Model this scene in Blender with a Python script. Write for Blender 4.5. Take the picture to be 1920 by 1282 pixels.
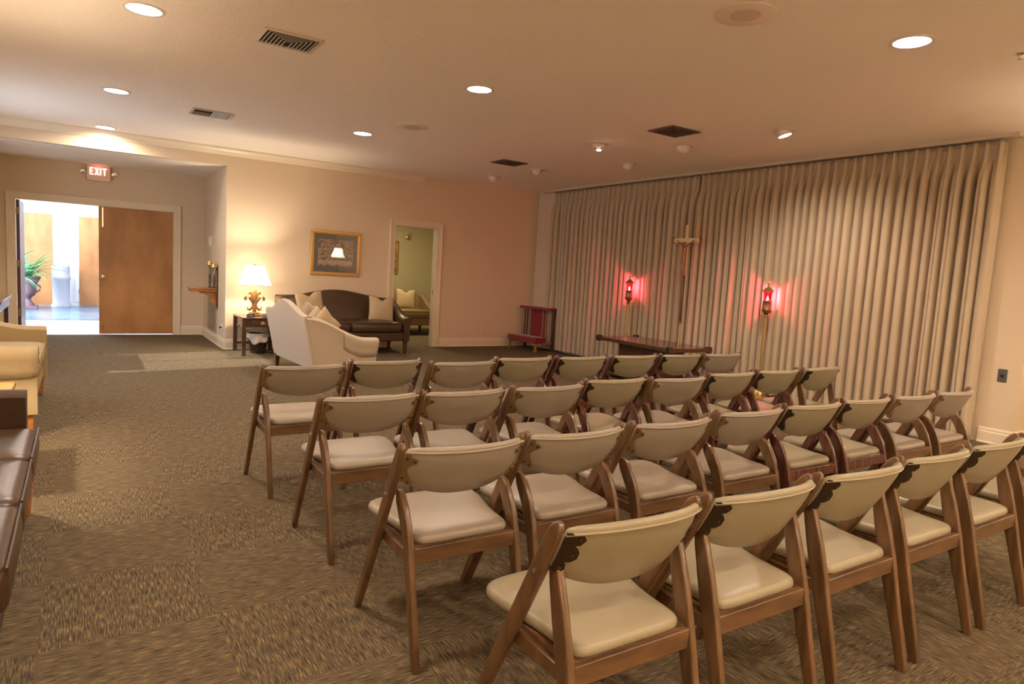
import bpy, bmesh, math, random
from math import sin, cos, pi, radians as R
from mathutils import Vector, Matrix
random.seed(7)
for o in list(bpy.data.objects): bpy.data.objects.remove(o)
SC = bpy.context.scene
COL = SC.collection

# ---------------------------------------------------------------- camera
CF, CYAW, CPITCH, CROLL, CH = 1234.37, .5844, -.1025, .058, 1.3331
cy, sy, cp, sp, cr, sr = cos(CYAW), sin(CYAW), cos(CPITCH), sin(CPITCH), cos(CROLL), sin(CROLL)
_f = Vector((sy*cp, cy*cp, sp)); _r = Vector((cy, -sy, 0)); _u = Vector((-sy*sp, -cy*sp, cp))
_r2 = _r*cr + _u*sr; _u2 = _u*cr - _r*sr
cd = bpy.data.cameras.new('camera'); cam = bpy.data.objects.new('camera', cd); COL.objects.link(cam)
cd.sensor_width = 36; cd.sensor_fit = 'HORIZONTAL'; cd.lens = CF*36/1920; cd.clip_start = .05; cd.clip_end = 200
m = Matrix((( _r2.x, _u2.x, -_f.x, 0), (_r2.y, _u2.y, -_f.y, 0), (_r2.z, _u2.z, -_f.z, CH), (0, 0, 0, 1)))
cam.matrix_world = m
SC.camera = cam

# ---------------------------------------------------------------- world, exposure
SC.view_settings.view_transform = 'Standard'
SC.view_settings.look = 'None'
SC.view_settings.gamma = 1
SC.view_settings.use_curve_mapping = False
SC.view_settings.exposure = 0.80
w = bpy.data.worlds.new('world'); SC.world = w; w.use_nodes = True
bg = w.node_tree.nodes['Background']; bg.inputs[0].default_value = (.62, .78, 1, 1); bg.inputs[1].default_value = 1.6

DX, DZ = 10.255, 2.87          # far wall, ceiling
AX, AY, AZ = 1.768, 12.264, 2.629   # alcove side, back, soffit
RX, LX, NY = 7.2045, -1.25, -3.0

WARM = (1.0, .70, .42); COOLW = (1.0, .83, .68); DAY = (.74, .83, 1.0)
def area(name, loc, rot, size, power, col, size_y=None, spread=None, shape='DISK'):
    l = bpy.data.lights.new(name, 'AREA'); l.energy = power; l.color = col; l.size = size; l.shape = shape
    if size_y: l.shape = 'RECTANGLE'; l.size_y = size_y
    if spread: l.spread = spread
    o = bpy.data.objects.new(name, l); COL.objects.link(o); o.location = loc; o.rotation_euler = rot
    return o
def point(name, loc, power, col, rad=.03):
    l = bpy.data.lights.new(name, 'POINT'); l.energy = power; l.color = col; l.shadow_soft_size = rad
    o = bpy.data.objects.new(name, l); COL.objects.link(o); o.location = loc; return o
def spot(name, loc, target, power, col, angle, blend=.6, rad=.05):
    l = bpy.data.lights.new(name, 'SPOT'); l.energy = power; l.color = col; l.spot_size = angle; l.spot_blend = blend; l.shadow_soft_size = rad
    o = bpy.data.objects.new(name, l); COL.objects.link(o); o.location = loc
    o.rotation_euler = (Vector(target)-Vector(loc)).to_track_quat('-Z', 'Y').to_euler(); return o
# recessed ceiling lamps (the visible ones and their row-mates outside the frame)
CANS = [(.358, 4.995), (.314, 7.641), (.29, 9.98), (2.792, 7.646), (2.842, 5.019), (4.226, 2.198)]
HIDDEN_CANS = [(.35, 2.3), (.35, -.3), (2.6, -.4), (5.9, .6), (4.6, -1.2)]
for i, (x, y) in enumerate(CANS+HIDDEN_CANS):
    area('downlight_light', (x, y, DZ-.02), (0, 0, 0),   .2, 14 if i == 2 else 17, COOLW, spread=R(165))
# daylight: foyer glazing on its left, window in the left wall of the room
area('daylight_foyer', (-3.3, 15.5, 1.5), (0, R(-90), 0), 2.2, 430, DAY, size_y=1.5)
area('foyer_fill', (-.6, 16.6, 2.75), (0, 0, 0), 2.4, 80, (.86, .92, 1), size_y=2.0)  # unseen fill lamp under the closed foyer ceiling
area('daylight_window', (-1.35, 8.9, 1.45), (0, R(-90), 0), 1.2, 26, DAY, size_y=1.6)

# ---------------------------------------------------------------- materials
def mat(name, col, rough=.6, metal=0, spec=.5, bump=0, bscale=200, var=0, vscale=8, coat=0, emis=None, estr=0, sheen=0, stretch=None, var2=None):
    m = bpy.data.materials.new(name); m.use_nodes = True; nt = m.node_tree; b = nt.nodes['Principled BSDF']
    b.inputs['Base Color'].default_value = (*col, 1); b.inputs['Roughness'].default_value = rough
    b.inputs['Metallic'].default_value = metal; b.inputs['Specular IOR Level'].default_value = spec
    b.inputs['Coat Weight'].default_value = coat; b.inputs['Coat Roughness'].default_value = .15
    b.inputs['Sheen Weight'].default_value = sheen
    if emis: b.inputs['Emission Color'].default_value = (*emis, 1); b.inputs['Emission Strength'].default_value = estr
    if bump or var:
        tc = nt.nodes.new('ShaderNodeTexCoord'); mp = nt.nodes.new('ShaderNodeMapping'); nt.links.new(tc.outputs['Object'], mp.inputs[0])
        if stretch: mp.inputs['Scale'].default_value = stretch
    if var:
        n = nt.nodes.new('ShaderNodeTexNoise'); n.inputs['Scale'].default_value = vscale; n.inputs['Detail'].default_value = 5
        nt.links.new(mp.outputs[0], n.inputs['Vector'])
        cr_ = nt.nodes.new('ShaderNodeValToRGB'); a = tuple(max(0, c*(1-var)) for c in col); b2 = tuple(min(1, c*(1+var)) for c in (var2 or col))
        cr_.color_ramp.elements[0].position = .3; cr_.color_ramp.elements[1].position = .7
        cr_.color_ramp.elements[0].color = (*a, 1); cr_.color_ramp.elements[1].color = (*b2, 1)
        nt.links.new(n.outputs['Fac'], cr_.inputs[0]); nt.links.new(cr_.outputs[0], b.inputs['Base Color'])
    if bump:
        n2 = nt.nodes.new('ShaderNodeTexNoise'); n2.inputs['Scale'].default_value = bscale; n2.inputs['Detail'].default_value = 3
        nt.links.new(mp.outputs[0], n2.inputs['Vector'])
        bp = nt.nodes.new('ShaderNodeBump'); bp.inputs['Strength'].default_value = bump; bp.inputs['Distance'].default_value = .01
        nt.links.new(n2.outputs['Fac'], bp.inputs['Height']); nt.links.new(bp.outputs[0], b.inputs['Normal'])
    return m
M = {}
M['wall'] = mat('wall paint', (.70, .555, .375), .75, bump=.05, bscale=120)
M['wall_other'] = mat('olive wall paint', (.52, .45, .26), .75)
M['ceiling'] = mat('stippled ceiling', (.90, .79, .65), .9, bump=.6, bscale=60)
M['trim'] = mat('cream trim paint', (.76, .64, .45), .4)
M['white'] = mat('white paint', (.85, .82, .78), .5)
M['offwhite'] = mat('fixture white', (.78, .66, .54), .4)
M['wood'] = mat('walnut', (.125, .064, .026), .32, coat=.3, var=.28, vscale=5, stretch=(6, 6, .8), var2=(.15, .078, .033))
M['wood_h'] = mat('walnut rail', (.125, .062, .025), .35, coat=.3, var=.3, vscale=5, stretch=(.8, 6, 6), var2=(.15, .075, .032))
M['wood_red'] = mat('reddish walnut', (.11, .035, .02), .22, coat=.5, var=.4, vscale=6, stretch=(6, 6, .8))
M['vinyl'] = mat('cream vinyl', (.31, .26, .165), .38, bump=.06, bscale=350, var=.05, vscale=4)
M['vinyl_pink'] = mat('beige vinyl', (.31, .255, .19), .38, bump=.06, bscale=350, var=.05, vscale=4)
M['brass'] = mat('brass plate', (.30, .20, .09), .4, metal=.6)
M['bronze'] = mat('dark bronze', (.07, .045, .025), .35, metal=.7)
M['screw'] = mat('screw', (.06, .03, .015), .4, metal=.5)
M['goldlamp'] = mat('antique gold', (.34, .185, .065), .38, metal=.55, var=.35, vscale=20)
M['gold'] = mat('gold frame', (.62, .36, .10), .3, metal=.75)
M['brown_leather'] = mat('brown leather', (.060, .031, .014), .33, bump=.08, bscale=120, var=.12, vscale=5)
M['olive_leather'] = mat('tan brown leather', (.22, .14, .065), .4, bump=.08, bscale=120)
M['cream_fabric'] = mat('cream upholstery', (.50, .40, .28), .85, bump=.25, bscale=90, sheen=.3, stretch=(1, 1, .1))
M['gold_fabric'] = mat('gold cream upholstery', (.40, .30, .15), .6, bump=.1, bscale=60)
M['pillow'] = mat('tan pillow fabric', (.46, .34, .19), .8, bump=.15, bscale=200)
M['mahogany'] = mat('mahogany', (.085, .035, .018), .25, coat=.4, var=.4, vscale=5, stretch=(1, 8, 8))
M['orange_wood'] = mat('orange wood', (.42, .17, .05), .3, coat=.3, var=.3, vscale=4, stretch=(1, 6, 6))
M['maple'] = mat('birch door', (.40, .18, .052), .45, var=.22, vscale=2.2, stretch=(1.2, 1, .5), var2=(.45, .21, .068))
M['maple2'] = mat('foyer birch', (.40, .17, .06), .4, var=.25, vscale=3, stretch=(1.4, 1, .5))
M['dark_door'] = mat('door edge wood', (.11, .035, .02), .4)
M['chrome'] = mat('chrome', (.75, .72, .68), .15, metal=1)
M['dark'] = mat('opening shade', (.015, .01, .008), .8)  # near-black colour for the shade inside vents and unlit spotlights
M['vent'] = mat('vent enamel', (.60, .50, .36), .4)
M['ventd'] = mat('dark vent enamel', (.10, .075, .055), .4, metal=.3)
M['red'] = mat('red velvet', (.22, .006, .010), .7, sheen=.3)
M['kneeler_wood'] = mat('light varnished wood', (.30, .18, .08), .4)
M['black'] = mat('black', (.02, .018, .016), .4)
M['binbrown'] = mat('dark brown plastic', (.035, .018, .01), .4)
M['liner'] = mat('plastic liner', (.62, .54, .44), .4)
M['tissue'] = mat('tissue box', (.25, .2, .16), .5, var=.5, vscale=30)
M['bronze_fig'] = mat('bronze figure', (.30, .16, .07), .3, metal=.7)
M['brasspole'] = mat('brass pole', (.62, .44, .18), .28, metal=.85)
M['beigecross'] = mat('pale gold cross', (.68, .52, .28), .35, metal=.3)
M['urn'] = mat('terracotta urn', (.13, .075, .08), .7)
M['leaf'] = mat('plant leaf', (.05, .22, .06), .35)
M['soil'] = mat('soil', (.03, .02, .015), .9)
M['stone'] = mat('white stone', (.36, .36, .42), .6)
M['slate'] = mat('foyer slate', (.10, .16, .22), .22, var=.3, vscale=3)
M['foyerfloor'] = mat('foyer pale floor', (.72, .70, .68), .3)
M['foyerwall'] = mat('foyer white wall', (.74, .74, .76), .6)
M['grille'] = mat('return grille', (.42, .33, .22), .5)
M['steel'] = mat('grey steel plate', (.20, .19, .19), .35, metal=.8)
M['curtain'] = mat('taupe drapery', (.52, .41, .28), .8, sheen=.25, bump=.05, bscale=300)
def shade_mat():
    m = bpy.data.materials.new('lit lampshade'); m.use_nodes = True; nt = m.node_tree; N = nt.nodes.new; L = nt.links.new
    b = nt.nodes['Principled BSDF']; b.inputs['Base Color'].default_value = (.9, .85, .75, 1); b.inputs['Roughness'].default_value = .8
    b.inputs['Emission Color'].default_value = (1, .90, .74, 1); b.inputs['Emission Strength'].default_value = 2.2
    t = N('ShaderNodeBsdfTransparent'); mx = N('ShaderNodeMixShader'); mx.inputs[0].default_value = .28
    L(b.outputs[0], mx.inputs[1]); L(t.outputs[0], mx.inputs[2]); L(mx.outputs[0], nt.nodes['Material Output'].inputs[0]); return m
M['lampon'] = mat('lit diffuser', (1, 1, 1), .5, emis=(1, .95, 1), estr=6)
M['shade'] = shade_mat()
M['shade_trim'] = mat('shade trim', (.18, .10, .05), .6)
M['exit_red'] = mat('exit letters', (.9, .2, .15), .5, emis=(1, .55, .48), estr=1.3)
M['exit_box'] = mat('exit housing', (.80, .60, .42), .5)
M['bulb'] = mat('lit bulb', (1, 1, 1), .5, emis=(1, .75, .6), estr=14)
M['mat_grey'] = mat('grey teal mat board', (.05, .065, .065), .7)
M['glassy'] = None
def glass_mat(name, col, gloss=.12, rough=.02):
    m = bpy.data.materials.new(name); m.use_nodes = True; nt = m.node_tree
    for n in list(nt.nodes): nt.nodes.remove(n)
    out = nt.nodes.new('ShaderNodeOutputMaterial'); mix = nt.nodes.new('ShaderNodeMixShader')
    t = nt.nodes.new('ShaderNodeBsdfTransparent'); t.inputs[0].default_value = (*col, 1)
    g = nt.nodes.new('ShaderNodeBsdfGlossy'); g.inputs['Roughness'].default_value = rough
    mix.inputs[0].default_value = gloss
    nt.links.new(t.outputs[0], mix.inputs[1]); nt.links.new(g.outputs[0], mix.inputs[2]); nt.links.new(mix.outputs[0], out.inputs[0]); return m
M['redglass'] = glass_mat('red lantern glass', (1, .10, .18), .05)
M['pane'] = glass_mat('clear glass', (.97, .98, 1), .10)
M['window'] = glass_mat('window glass', (.95, .97, 1), .05)

def carpet():
    m = bpy.data.materials.new('carpet tiles'); m.use_nodes = True; nt = m.node_tree; N = nt.nodes.new; L = nt.links.new
    b = nt.nodes['Principled BSDF']; b.inputs['Roughness'].default_value = .95; b.inputs['Specular IOR Level'].default_value = .15
    tc = N('ShaderNodeTexCoord'); chk = N('ShaderNodeTexChecker'); chk.inputs['Scale'].default_value = 1/.55
    mo = N('ShaderNodeMapping'); mo.inputs['Location'].default_value = (.13, .21, .01); mo.inputs['Rotation'].default_value = (0, 0, R(0))
    L(tc.outputs['Object'], mo.inputs[0]); L(mo.outputs[0], chk.inputs['Vector'])
    def streak(sx, sy):
        mp = N('ShaderNodeMapping'); mp.inputs['Scale'].default_value = (sx, sy, 1); L(tc.outputs['Object'], mp.inputs[0])
        n = N('ShaderNodeTexNoise'); n.inputs['Scale'].default_value = 1; n.inputs['Detail'].default_value = 2.5; n.inputs['Roughness'].default_value = .65; L(mp.outputs[0], n.inputs['Vector']); return n
    a = streak(16, 240); c = streak(240, 16)
    mx = N('ShaderNodeMix'); mx.data_type = 'FLOAT'; L(chk.outputs['Fac'], mx.inputs[0]); L(a.outputs['Fac'], mx.inputs[2]); L(c.outputs['Fac'], mx.inputs[3])
    rmp = N('ShaderNodeValToRGB'); e = rmp.color_ramp.elements
    e[0].position = .30; e[0].color = (.036, .026, .016, 1); e[1].position = .72; e[1].color = (.35, .235, .105, 1)
    x = e.new(.47); x.color = (.098, .076, .048, 1); x = e.new(.57); x.color = (.175, .124, .062, 1)
    L(mx.outputs[0], rmp.inputs[0])
    big = N('ShaderNodeTexNoise'); big.inputs['Scale'].default_value = 22; big.inputs['Detail'].default_value = 3; L(tc.outputs['Object'], big.inputs['Vector'])
    mr = N('ShaderNodeMapRange'); mr.inputs[3].default_value = .72; mr.inputs[4].default_value = 1.28; L(big.outputs['Fac'], mr.inputs[0])
    mul = N('ShaderNodeMix'); mul.data_type = 'RGBA'; mul.blend_type = 'MULTIPLY'; mul.inputs[0].default_value = 1
    L(rmp.outputs[0], mul.inputs[6]); L(mr.outputs[0], mul.inputs[7]); L(mul.outputs[2], b.inputs['Base Color'])
    bp = N('ShaderNodeBump'); bp.inputs['Strength'].default_value = .6; bp.inputs['Distance'].default_value = .004
    L(mx.outputs[0], bp.inputs['Height']); L(bp.outputs[0], b.inputs['Normal']); return m
M['carpet'] = carpet()

def print_mat():
    m = bpy.data.materials.new('sepia print'); m.use_nodes = True; nt = m.node_tree; N = nt.nodes.new; L = nt.links.new
    b = nt.nodes['Principled BSDF']; b.inputs['Roughness'].default_value = .7
    tc = N('ShaderNodeTexCoord'); n = N('ShaderNodeTexNoise'); n.inputs['Scale'].default_value = 26; n.inputs['Detail'].default_value = 8; L(tc.outputs['Object'], n.inputs['Vector'])
    r = N('ShaderNodeValToRGB'); e = r.color_ramp.elements; e[0].position = .38; e[0].color = (.05, .03, .02, 1); e[1].position = .64; e[1].color = (.46, .30, .20, 1)
    L(n.outputs['Fac'], r.inputs[0]); L(r.outputs[0], b.inputs['Base Color']); return m
M['print'] = print_mat()

# ---------------------------------------------------------------- mesh helpers
class MB:
    def __init__(s): s.v = []; s.f = []
    def add(s, vs, fs):
        o = len(s.v); s.v += [tuple(v) for v in vs]; s.f += [tuple(i+o for i in f) for f in fs]; return s
    def box(s, a, b, T=None):
        x0, y0, z0 = a; x1, y1, z1 = b
        vs = [Vector(p) for p in ((x0,y0,z0),(x1,y0,z0),(x1,y1,z0),(x0,y1,z0),(x0,y0,z1),(x1,y0,z1),(x1,y1,z1),(x0,y1,z1))]
        if T: vs = [T @ v for v in vs]
        return s.add(vs, [(0,3,2,1),(4,5,6,7),(0,1,5,4),(1,2,6,5),(2,3,7,6),(3,0,4,7)])
    def rings(s, rings, cap0=True, cap1=True, closed=True):
        n = len(rings[0]); vs = [p for r in rings for p in r]; fs = []
        for i in range(len(rings)-1):
            for j in range(n if closed else n-1):
                k = (j+1) % n; fs.append((i*n+j, i*n+k, (i+1)*n+k, (i+1)*n+j))
        if cap0: fs.append(tuple(reversed(range(n))))
        if cap1: fs.append(tuple(range((len(rings)-1)*n, len(rings)*n)))
        return s.add(vs, fs)
    def tube(s, pts, r, seg=10):
        pts = [Vector(p) for p in pts]; rr = r if isinstance(r, (list, tuple)) else [r]*len(pts); rs = []
        up = Vector((0, 0, 1)); d0 = (pts[1]-pts[0]).normalized()
        if abs(d0.dot(up)) > .9: up = Vector((1, 0, 0))
        for i, p in enumerate(pts):
            d = (pts[min(i+1, len(pts)-1)]-pts[max(i-1, 0)]).normalized()
            a = d.cross(up); a = a.normalized() if a.length > 1e-5 else Vector((1, 0, 0)); b = a.cross(d)
            rs.append([p+(a*cos(2*pi*k/seg)+b*sin(2*pi*k/seg))*rr[i] for k in range(seg)])
        return s.rings(rs)
    def lathe(s, prof, c=(0, 0, 0), seg=24, cap=True):
        c = Vector(c)
        return s.rings([[c+Vector((r*cos(2*pi*k/seg), r*sin(2*pi*k/seg), z)) for k in range(seg)] for r, z in prof], cap, cap)
    def sweep(s, secs, n=20, p=6):
        # secs: (x, y, z, halfx, halfd); rounded rectangular section, x axis fixed, depth axis perpendicular to the path in the yz plane
        rs = []
        for i, (x, y, z, hx, hd) in enumerate(secs):
            a = secs[max(i-1, 0)]; b = secs[min(i+1, len(secs)-1)]
            d = Vector((0, b[1]-a[1], b[2]-a[2])).normalized(); q = Vector((0, -d.z, d.y))
            ring = []
            for k in range(n):
                t = 2*pi*(k+.5)/n; ct, st = cos(t), sin(t)
                ex = math.copysign(abs(ct)**(2/p), ct); ey = math.copysign(abs(st)**(2/p), st)
                ring.append(Vector((x, y, z))+Vector((1, 0, 0))*hx*ex+q*hd*ey)
            rs.append(ring)
        return s.rings(rs)
    def grid(s, fn, nu, nv, closed_u=False):
        vs = [fn(i/(nu), j/nv) for j in range(nv+1) for i in range(nu+1)]; fs = []
        for j in range(nv):
            for i in range(nu): a = j*(nu+1)+i; fs.append((a, a+1, a+nu+2, a+nu+1))
        return s.add(vs, fs)
    def prism(s, outline, d, T):
        # outline in 2D, extruded by d along local z, transformed
        a = [T @ Vector((x, y, 0)) for x, y in outline]; b = [T @ Vector((x, y, d)) for x, y in outline]
        return s.rings([a, b])
    def build(s, name, m, parent=None, smooth=True, bevel=0, seg=2, ang=40, sub=0, solid=0):
        me = bpy.data.meshes.new(name); me.from_pydata([tuple(v) for v in s.v], [], s.f); me.validate()
        bm = bmesh.new(); bm.from_mesh(me); bmesh.ops.recalc_face_normals(bm, faces=bm.faces); bm.to_mesh(me); bm.free()
        me.materials.append(M[m] if isinstance(m, str) else m)
        o = bpy.data.objects.new(name, me); COL.objects.link(o)
        if parent: o.parent = parent
        if smooth:
            for p in me.polygons: p.use_smooth = True
            try: me.set_sharp_from_angle(angle=R(ang))
            except Exception: pass
        if solid: md = o.modifiers.new('solid', 'SOLIDIFY'); md.thickness = solid; md.offset = 0
        if bevel: md = o.modifiers.new('bevel', 'BEVEL'); md.width = bevel; md.segments = seg; md.limit_method = 'ANGLE'; md.angle_limit = R(35); md.harden_normals = False
        if sub: md = o.modifiers.new('sub', 'SUBSURF'); md.levels = sub; md.render_levels = sub
        return o
def tag(o, label, cat, group=None):
    o['label'] = label; o['category'] = cat
    if group: o['group'] = group
    return o
def thing(name, label, cat, loc=(0, 0, 0), rz=0, group=None):
    o = bpy.data.objects.new(name, None); COL.objects.link(o); o.location = loc; o.rotation_euler = (0, 0, rz); o.empty_display_size = .1
    return tag(o, label, cat, group)
def struct(o): o['kind'] = 'structure'; return o
def sbox(name, a, b, m, bevel=0): return struct(MB().box(a, b).build(name, m, smooth=bool(bevel), bevel=bevel))
KIDS = {}
def children(o):
    if o.name not in KIDS: KIDS[o.name] = [c for c in bpy.data.objects if c.parent == o]
    return KIDS[o.name]
def copy_tree(o, parent=None):
    c = o.copy(); COL.objects.link(c)
    if parent: c.parent = parent
    for k in children(o): copy_tree(k, c)
    return c

# ---------------------------------------------------------------- room shell
sbox('floor', (LX-.15, NY-.15, -.12), (RX+.75, DX, 0), 'carpet')
sbox('floor_alcove', (-1.12, DX, -.12), (AX+.05, AY+.02, 0), 'carpet')
sbox('ceiling', (LX-.15, NY-.15, DZ), (RX+.75, DX+.15, DZ+.12), 'ceiling')
T_ = .12
# far wall: doorway between x 4.358 and 5.123
o0, o1, OH = 4.358, 5.123, 2.03
mb = MB()
mb.box((AX, DX, 0), (o0, DX+T_, DZ)); mb.box((o1, DX, 0), (RX+.1, DX+T_, DZ)); mb.box((o0, DX, OH), (o1, DX+T_, DZ)); mb.box((LX-.1, DX, AZ), (AX, DX+T_, DZ))
struct(mb.build('wall_far', 'wall', smooth=False))
sbox('wall_alcove_side', (AX, DX+T_, 0), (AX+T_, AY+T_, AZ+.1), 'wall')
sbox('wall_alcove_left', (-1.12, DX, 0), (-1.0, AY, AZ), 'wall')
sbox('ceiling_alcove', (-1.12, DX+T_, AZ), (AX, AY+T_, AZ+.1), 'ceiling')
dxm, dw = .2612, 1.0539; d0, d1 = dxm-dw, dxm+dw
mb = MB(); mb.box((-1.12, AY, 0), (d0, AY+T_, AZ)); mb.box((d1, AY, 0), (AX, AY+T_, AZ)); mb.box((d0, AY, OH), (d1, AY+T_, AZ))
struct(mb.build('wall_alcove_back', 'wall', smooth=False))
mb = MB(); wy0, wy1, wz0, wz1 = 8.1, 9.7, .85, 2.05
mb.box((LX-T_, NY, 0), (LX, wy0, DZ)); mb.box((LX-T_, wy1, 0), (LX, DX+T_, DZ)); mb.box((LX-T_, wy0, 0), (LX, wy1, wz0)); mb.box((LX-T_, wy0, wz1), (LX, wy1, DZ))
struct(mb.build('wall_left', 'wall', smooth=False))
win = struct(bpy.data.objects.new('window_1', None)); COL.objects.link(win)
mb = MB()
for a, b in (((wy0, wz0), (wy0+.05, wz1)), ((wy1-.05, wz0), (wy1, wz1)), ((wy0, wz0), (wy1, wz0+.05)), ((wy0, wz1-.05), (wy1, wz1)), ((8.88, wz0), (8.92, wz1))):
    mb.box((LX-.1, a[0], a[1]), (LX-.04, b[0], b[1]))
mb.build('window_frame', 'trim', win, smooth=False)
MB().box((LX-.075, wy0+.05, wz0+.05), (LX-.07, wy1-.05, wz1-.05)).build('pane', 'window', win, smooth=False)
# right wall: behind the curtain, pier with a jack plate, then a deeper recess
PY0, PY1 = 2.42, 2.70
sbox('wall_right', (RX, PY0, 0), (RX+.5, DX+.01, DZ), 'wall')
sbox('wall_right_recess', (RX+.5, NY, 0), (RX+.62, PY0+.2, DZ), 'wall')
sbox('wall_rear', (LX-.1, NY-.12, 0), (RX+.62, NY, DZ), 'wall')
# baseboards and crown, profiled
def base(name, p, q, nrm, h=.15, t=.022):
    # p,q floor points of the wall line; nrm points into the room
    p, q, n = Vector((*p, 0)), Vector((*q, 0)), Vector((*nrm, 0))
    prof = [(0, 0), (t+.006, 0), (t+.006, .012), (t, .02), (t, h*.72), (t*.7, h*.78), (t*.7, h*.88), (t*.3, h), (0, h)]
    return struct(MB().rings([[p+n*a+Vector((0, 0, z)) for a, z in prof], [q+n*a+Vector((0, 0, z)) for a, z in prof]]).build(name, 'trim', smooth=False))
base('baseboard_far', (AX, DX), (o0-.09, DX), (0, -1)); base('baseboard_far_right', (o1+.09, DX), (RX, DX), (0, -1))
base('baseboard_alcove_side', (AX, DX-.0), (AX, AY), (-1, 0)); base('baseboard_alcove_back', (d1+.1, AY), (AX, AY), (0, -1))
base('baseboard_left', (LX, NY), (LX, DX), (1, 0)); base('baseboard_pier', (RX, PY0), (RX, PY1), (-1, 0)); base('baseboard_pier_near', (RX-.02, PY0), (RX+.5, PY0), (0, -1))
cp_ = [(0, 0), (.012, 0), (.018, .012), (.03, .02), (.045, .045), (.07, .07), (.085, .078), (.085, .1), (0, .1)]
struct(MB().rings([[Vector((x, DX-a, DZ-.1+z)) for a, z in cp_] for x in (LX, 4.85)]).build('trim_1', 'trim', smooth=False))
def casing(name, x0, x1, h, y, wdt=.095):
    mb = MB()
    for k, (a, b, t) in enumerate(((0, wdt-.0012, .014), (wdt*.55, wdt-.0006, .026), (wdt*.82, wdt, .034), (.0006, wdt*.14, .02))):
        mb.box((x0-b, y-t, 0), (x0-a, y-.0003*k, h+a)); mb.box((x1+a, y-t, 0), (x1+b, y-.0003*k, h+a)); mb.box((x0-b, y-t, h+a), (x1+b, y-.0003*k, h+b))
    return struct(mb.build(name, 'trim', smooth=False))
casing('trim_2', d0, d1, OH, AY); casing('trim_3', o0, o1, OH, DX)
def jamb(name, x0, x1, h, y0, y1):
    t = .012; mb = MB(); mb.box((x0-.001, y0, 0), (x0+t, y1, h)); mb.box((x1-t, y0, 0), (x1+.001, y1, h)); mb.box((x0, y0, h-t), (x1, y1, h+.001)); return struct(mb.build(name, 'trim', smooth=False))
jamb('trim_4', d0, d1, OH, AY-.002, AY+T_+.002); jamb('trim_5', o0, o1, OH, DX-.002, DX+T_+.002)
# right-hand leaf shut, left-hand leaf folded back into the foyer
def leaf(name, lab=None):
    o = bpy.data.objects.new(name, None); COL.objects.link(o); return struct(o)
door = leaf('door_1'); MB().box((dxm, AY+.03, .012), (d1-.013, AY+.072, OH-.014)).build('door_panel', 'maple', door, smooth=False)
mb = MB(); mb.lathe([(.0, 0), (.028, 0), (.028, .008), (.012, .012), (.012, .035), (.026, .045), (.028, .06), (.018, .072), (0, .074)], seg=16)
kn = mb.build('door_knob', 'chrome', door); kn.rotation_euler = (R(90), 0, 0); kn.location = (dxm+.055, AY+.03, .92)
MB().box((dxm+.045, AY+.024, 1.70), (dxm+.063, AY+.03, OH-.03)).build('flush_bolt', 'chrome', door, smooth=False)
MB().box((dxm+.04, AY+.02, .09), (dxm+.06, AY+.03, .16)).box((dxm+.045, AY+.005, .10), (dxm+.055, AY+.02, .115)).build('door_stop', 'brass', door, smooth=False)
door2 = leaf('door_2'); MB().box((d0+.013, AY+.12, .012), (d0+.055, AY+1.12, OH-.014)).build('door_panel', 'dark_door', door2, smooth=False)
for z in (.28, 1.02, 1.80): MB().box((d0+.013, AY+.10, z), (d0+.06, AY+.124, z+.10)).build('hinge', 'brass', door2, smooth=False)
struct(MB().box((o1-.0145, DX+.03, .90), (o1-.0115, DX+.055, .98)).build('trim_6', 'brass', smooth=False))

# ---------------------------------------------------------------- next room behind the far wall
OX0, OX1, OY1 = 3.6, 7.4, 13.6
sbox('floor_next_room', (AX+T_, DX, -.12), (OX1, OY1+.1, 0), 'carpet')
sbox('ceiling_next_room', (AX+T_, DX+T_, 2.6), (OX1, OY1+.1, 2.7), 'ceiling')
sbox('wall_next_back', (AX+T_, OY1, 0), (OX1, OY1+.1, 2.6), 'wall_other'); sbox('wall_next_right', (OX1, DX+T_, 0), (OX1+.1, OY1+.1, 2.6), 'wall_other'); sbox('wall_next_left', (AX+T_, AY+T_, 0), (AX+2*T_, OY1, 2.6), 'wall_other')
area('next_room_light', (5.0, 11.9, 2.55), (0, 0, 0), .5, 30, (1, .84, .52))
# ---------------------------------------------------------------- foyer
FX0, FX1, FY1 = -3.4, 3.2, 18.5
sbox('floor_foyer', (FX0, AY+.02, -.12), (FX1, 14.75, -.001), 'foyerfloor'); sbox('floor_foyer_slate', (FX0, 14.75, -.12), (FX1, FY1, -.001), 'slate')
sbox('wall_foyer_back', (FX0, FY1, 0), (FX1, FY1+.1, 2.9), 'foyerwall'); sbox('wall_foyer_right', (FX1, AY+T_, 0), (FX1+.1, FY1, 2.9), 'foyerwall')
mb = MB(); mb.box((FX0-.1, AY+T_, 0), (FX0, 14.6, 2.9)).box((FX0-.1, 16.4, 0), (FX0, FY1, 2.9)).box((FX0-.1, 14.6, 2.6), (FX0, 16.4, 2.9)); struct(mb.build('wall_foyer_left', 'foyerwall', smooth=False))
sbox('ceiling_foyer', (FX0, AY+T_, 2.9), (FX1, FY1+.1, 3.0), 'foyerwall'); sbox('wall_foyer_near', (FX0, AY+T_, 0), (-1.12, AY+T_+.02, 2.9), 'foyerwall')
sbox('baseboard_foyer', (FX0, FY1-.02, 0), (FX1, FY1, .10), 'foyerwall')
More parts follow.
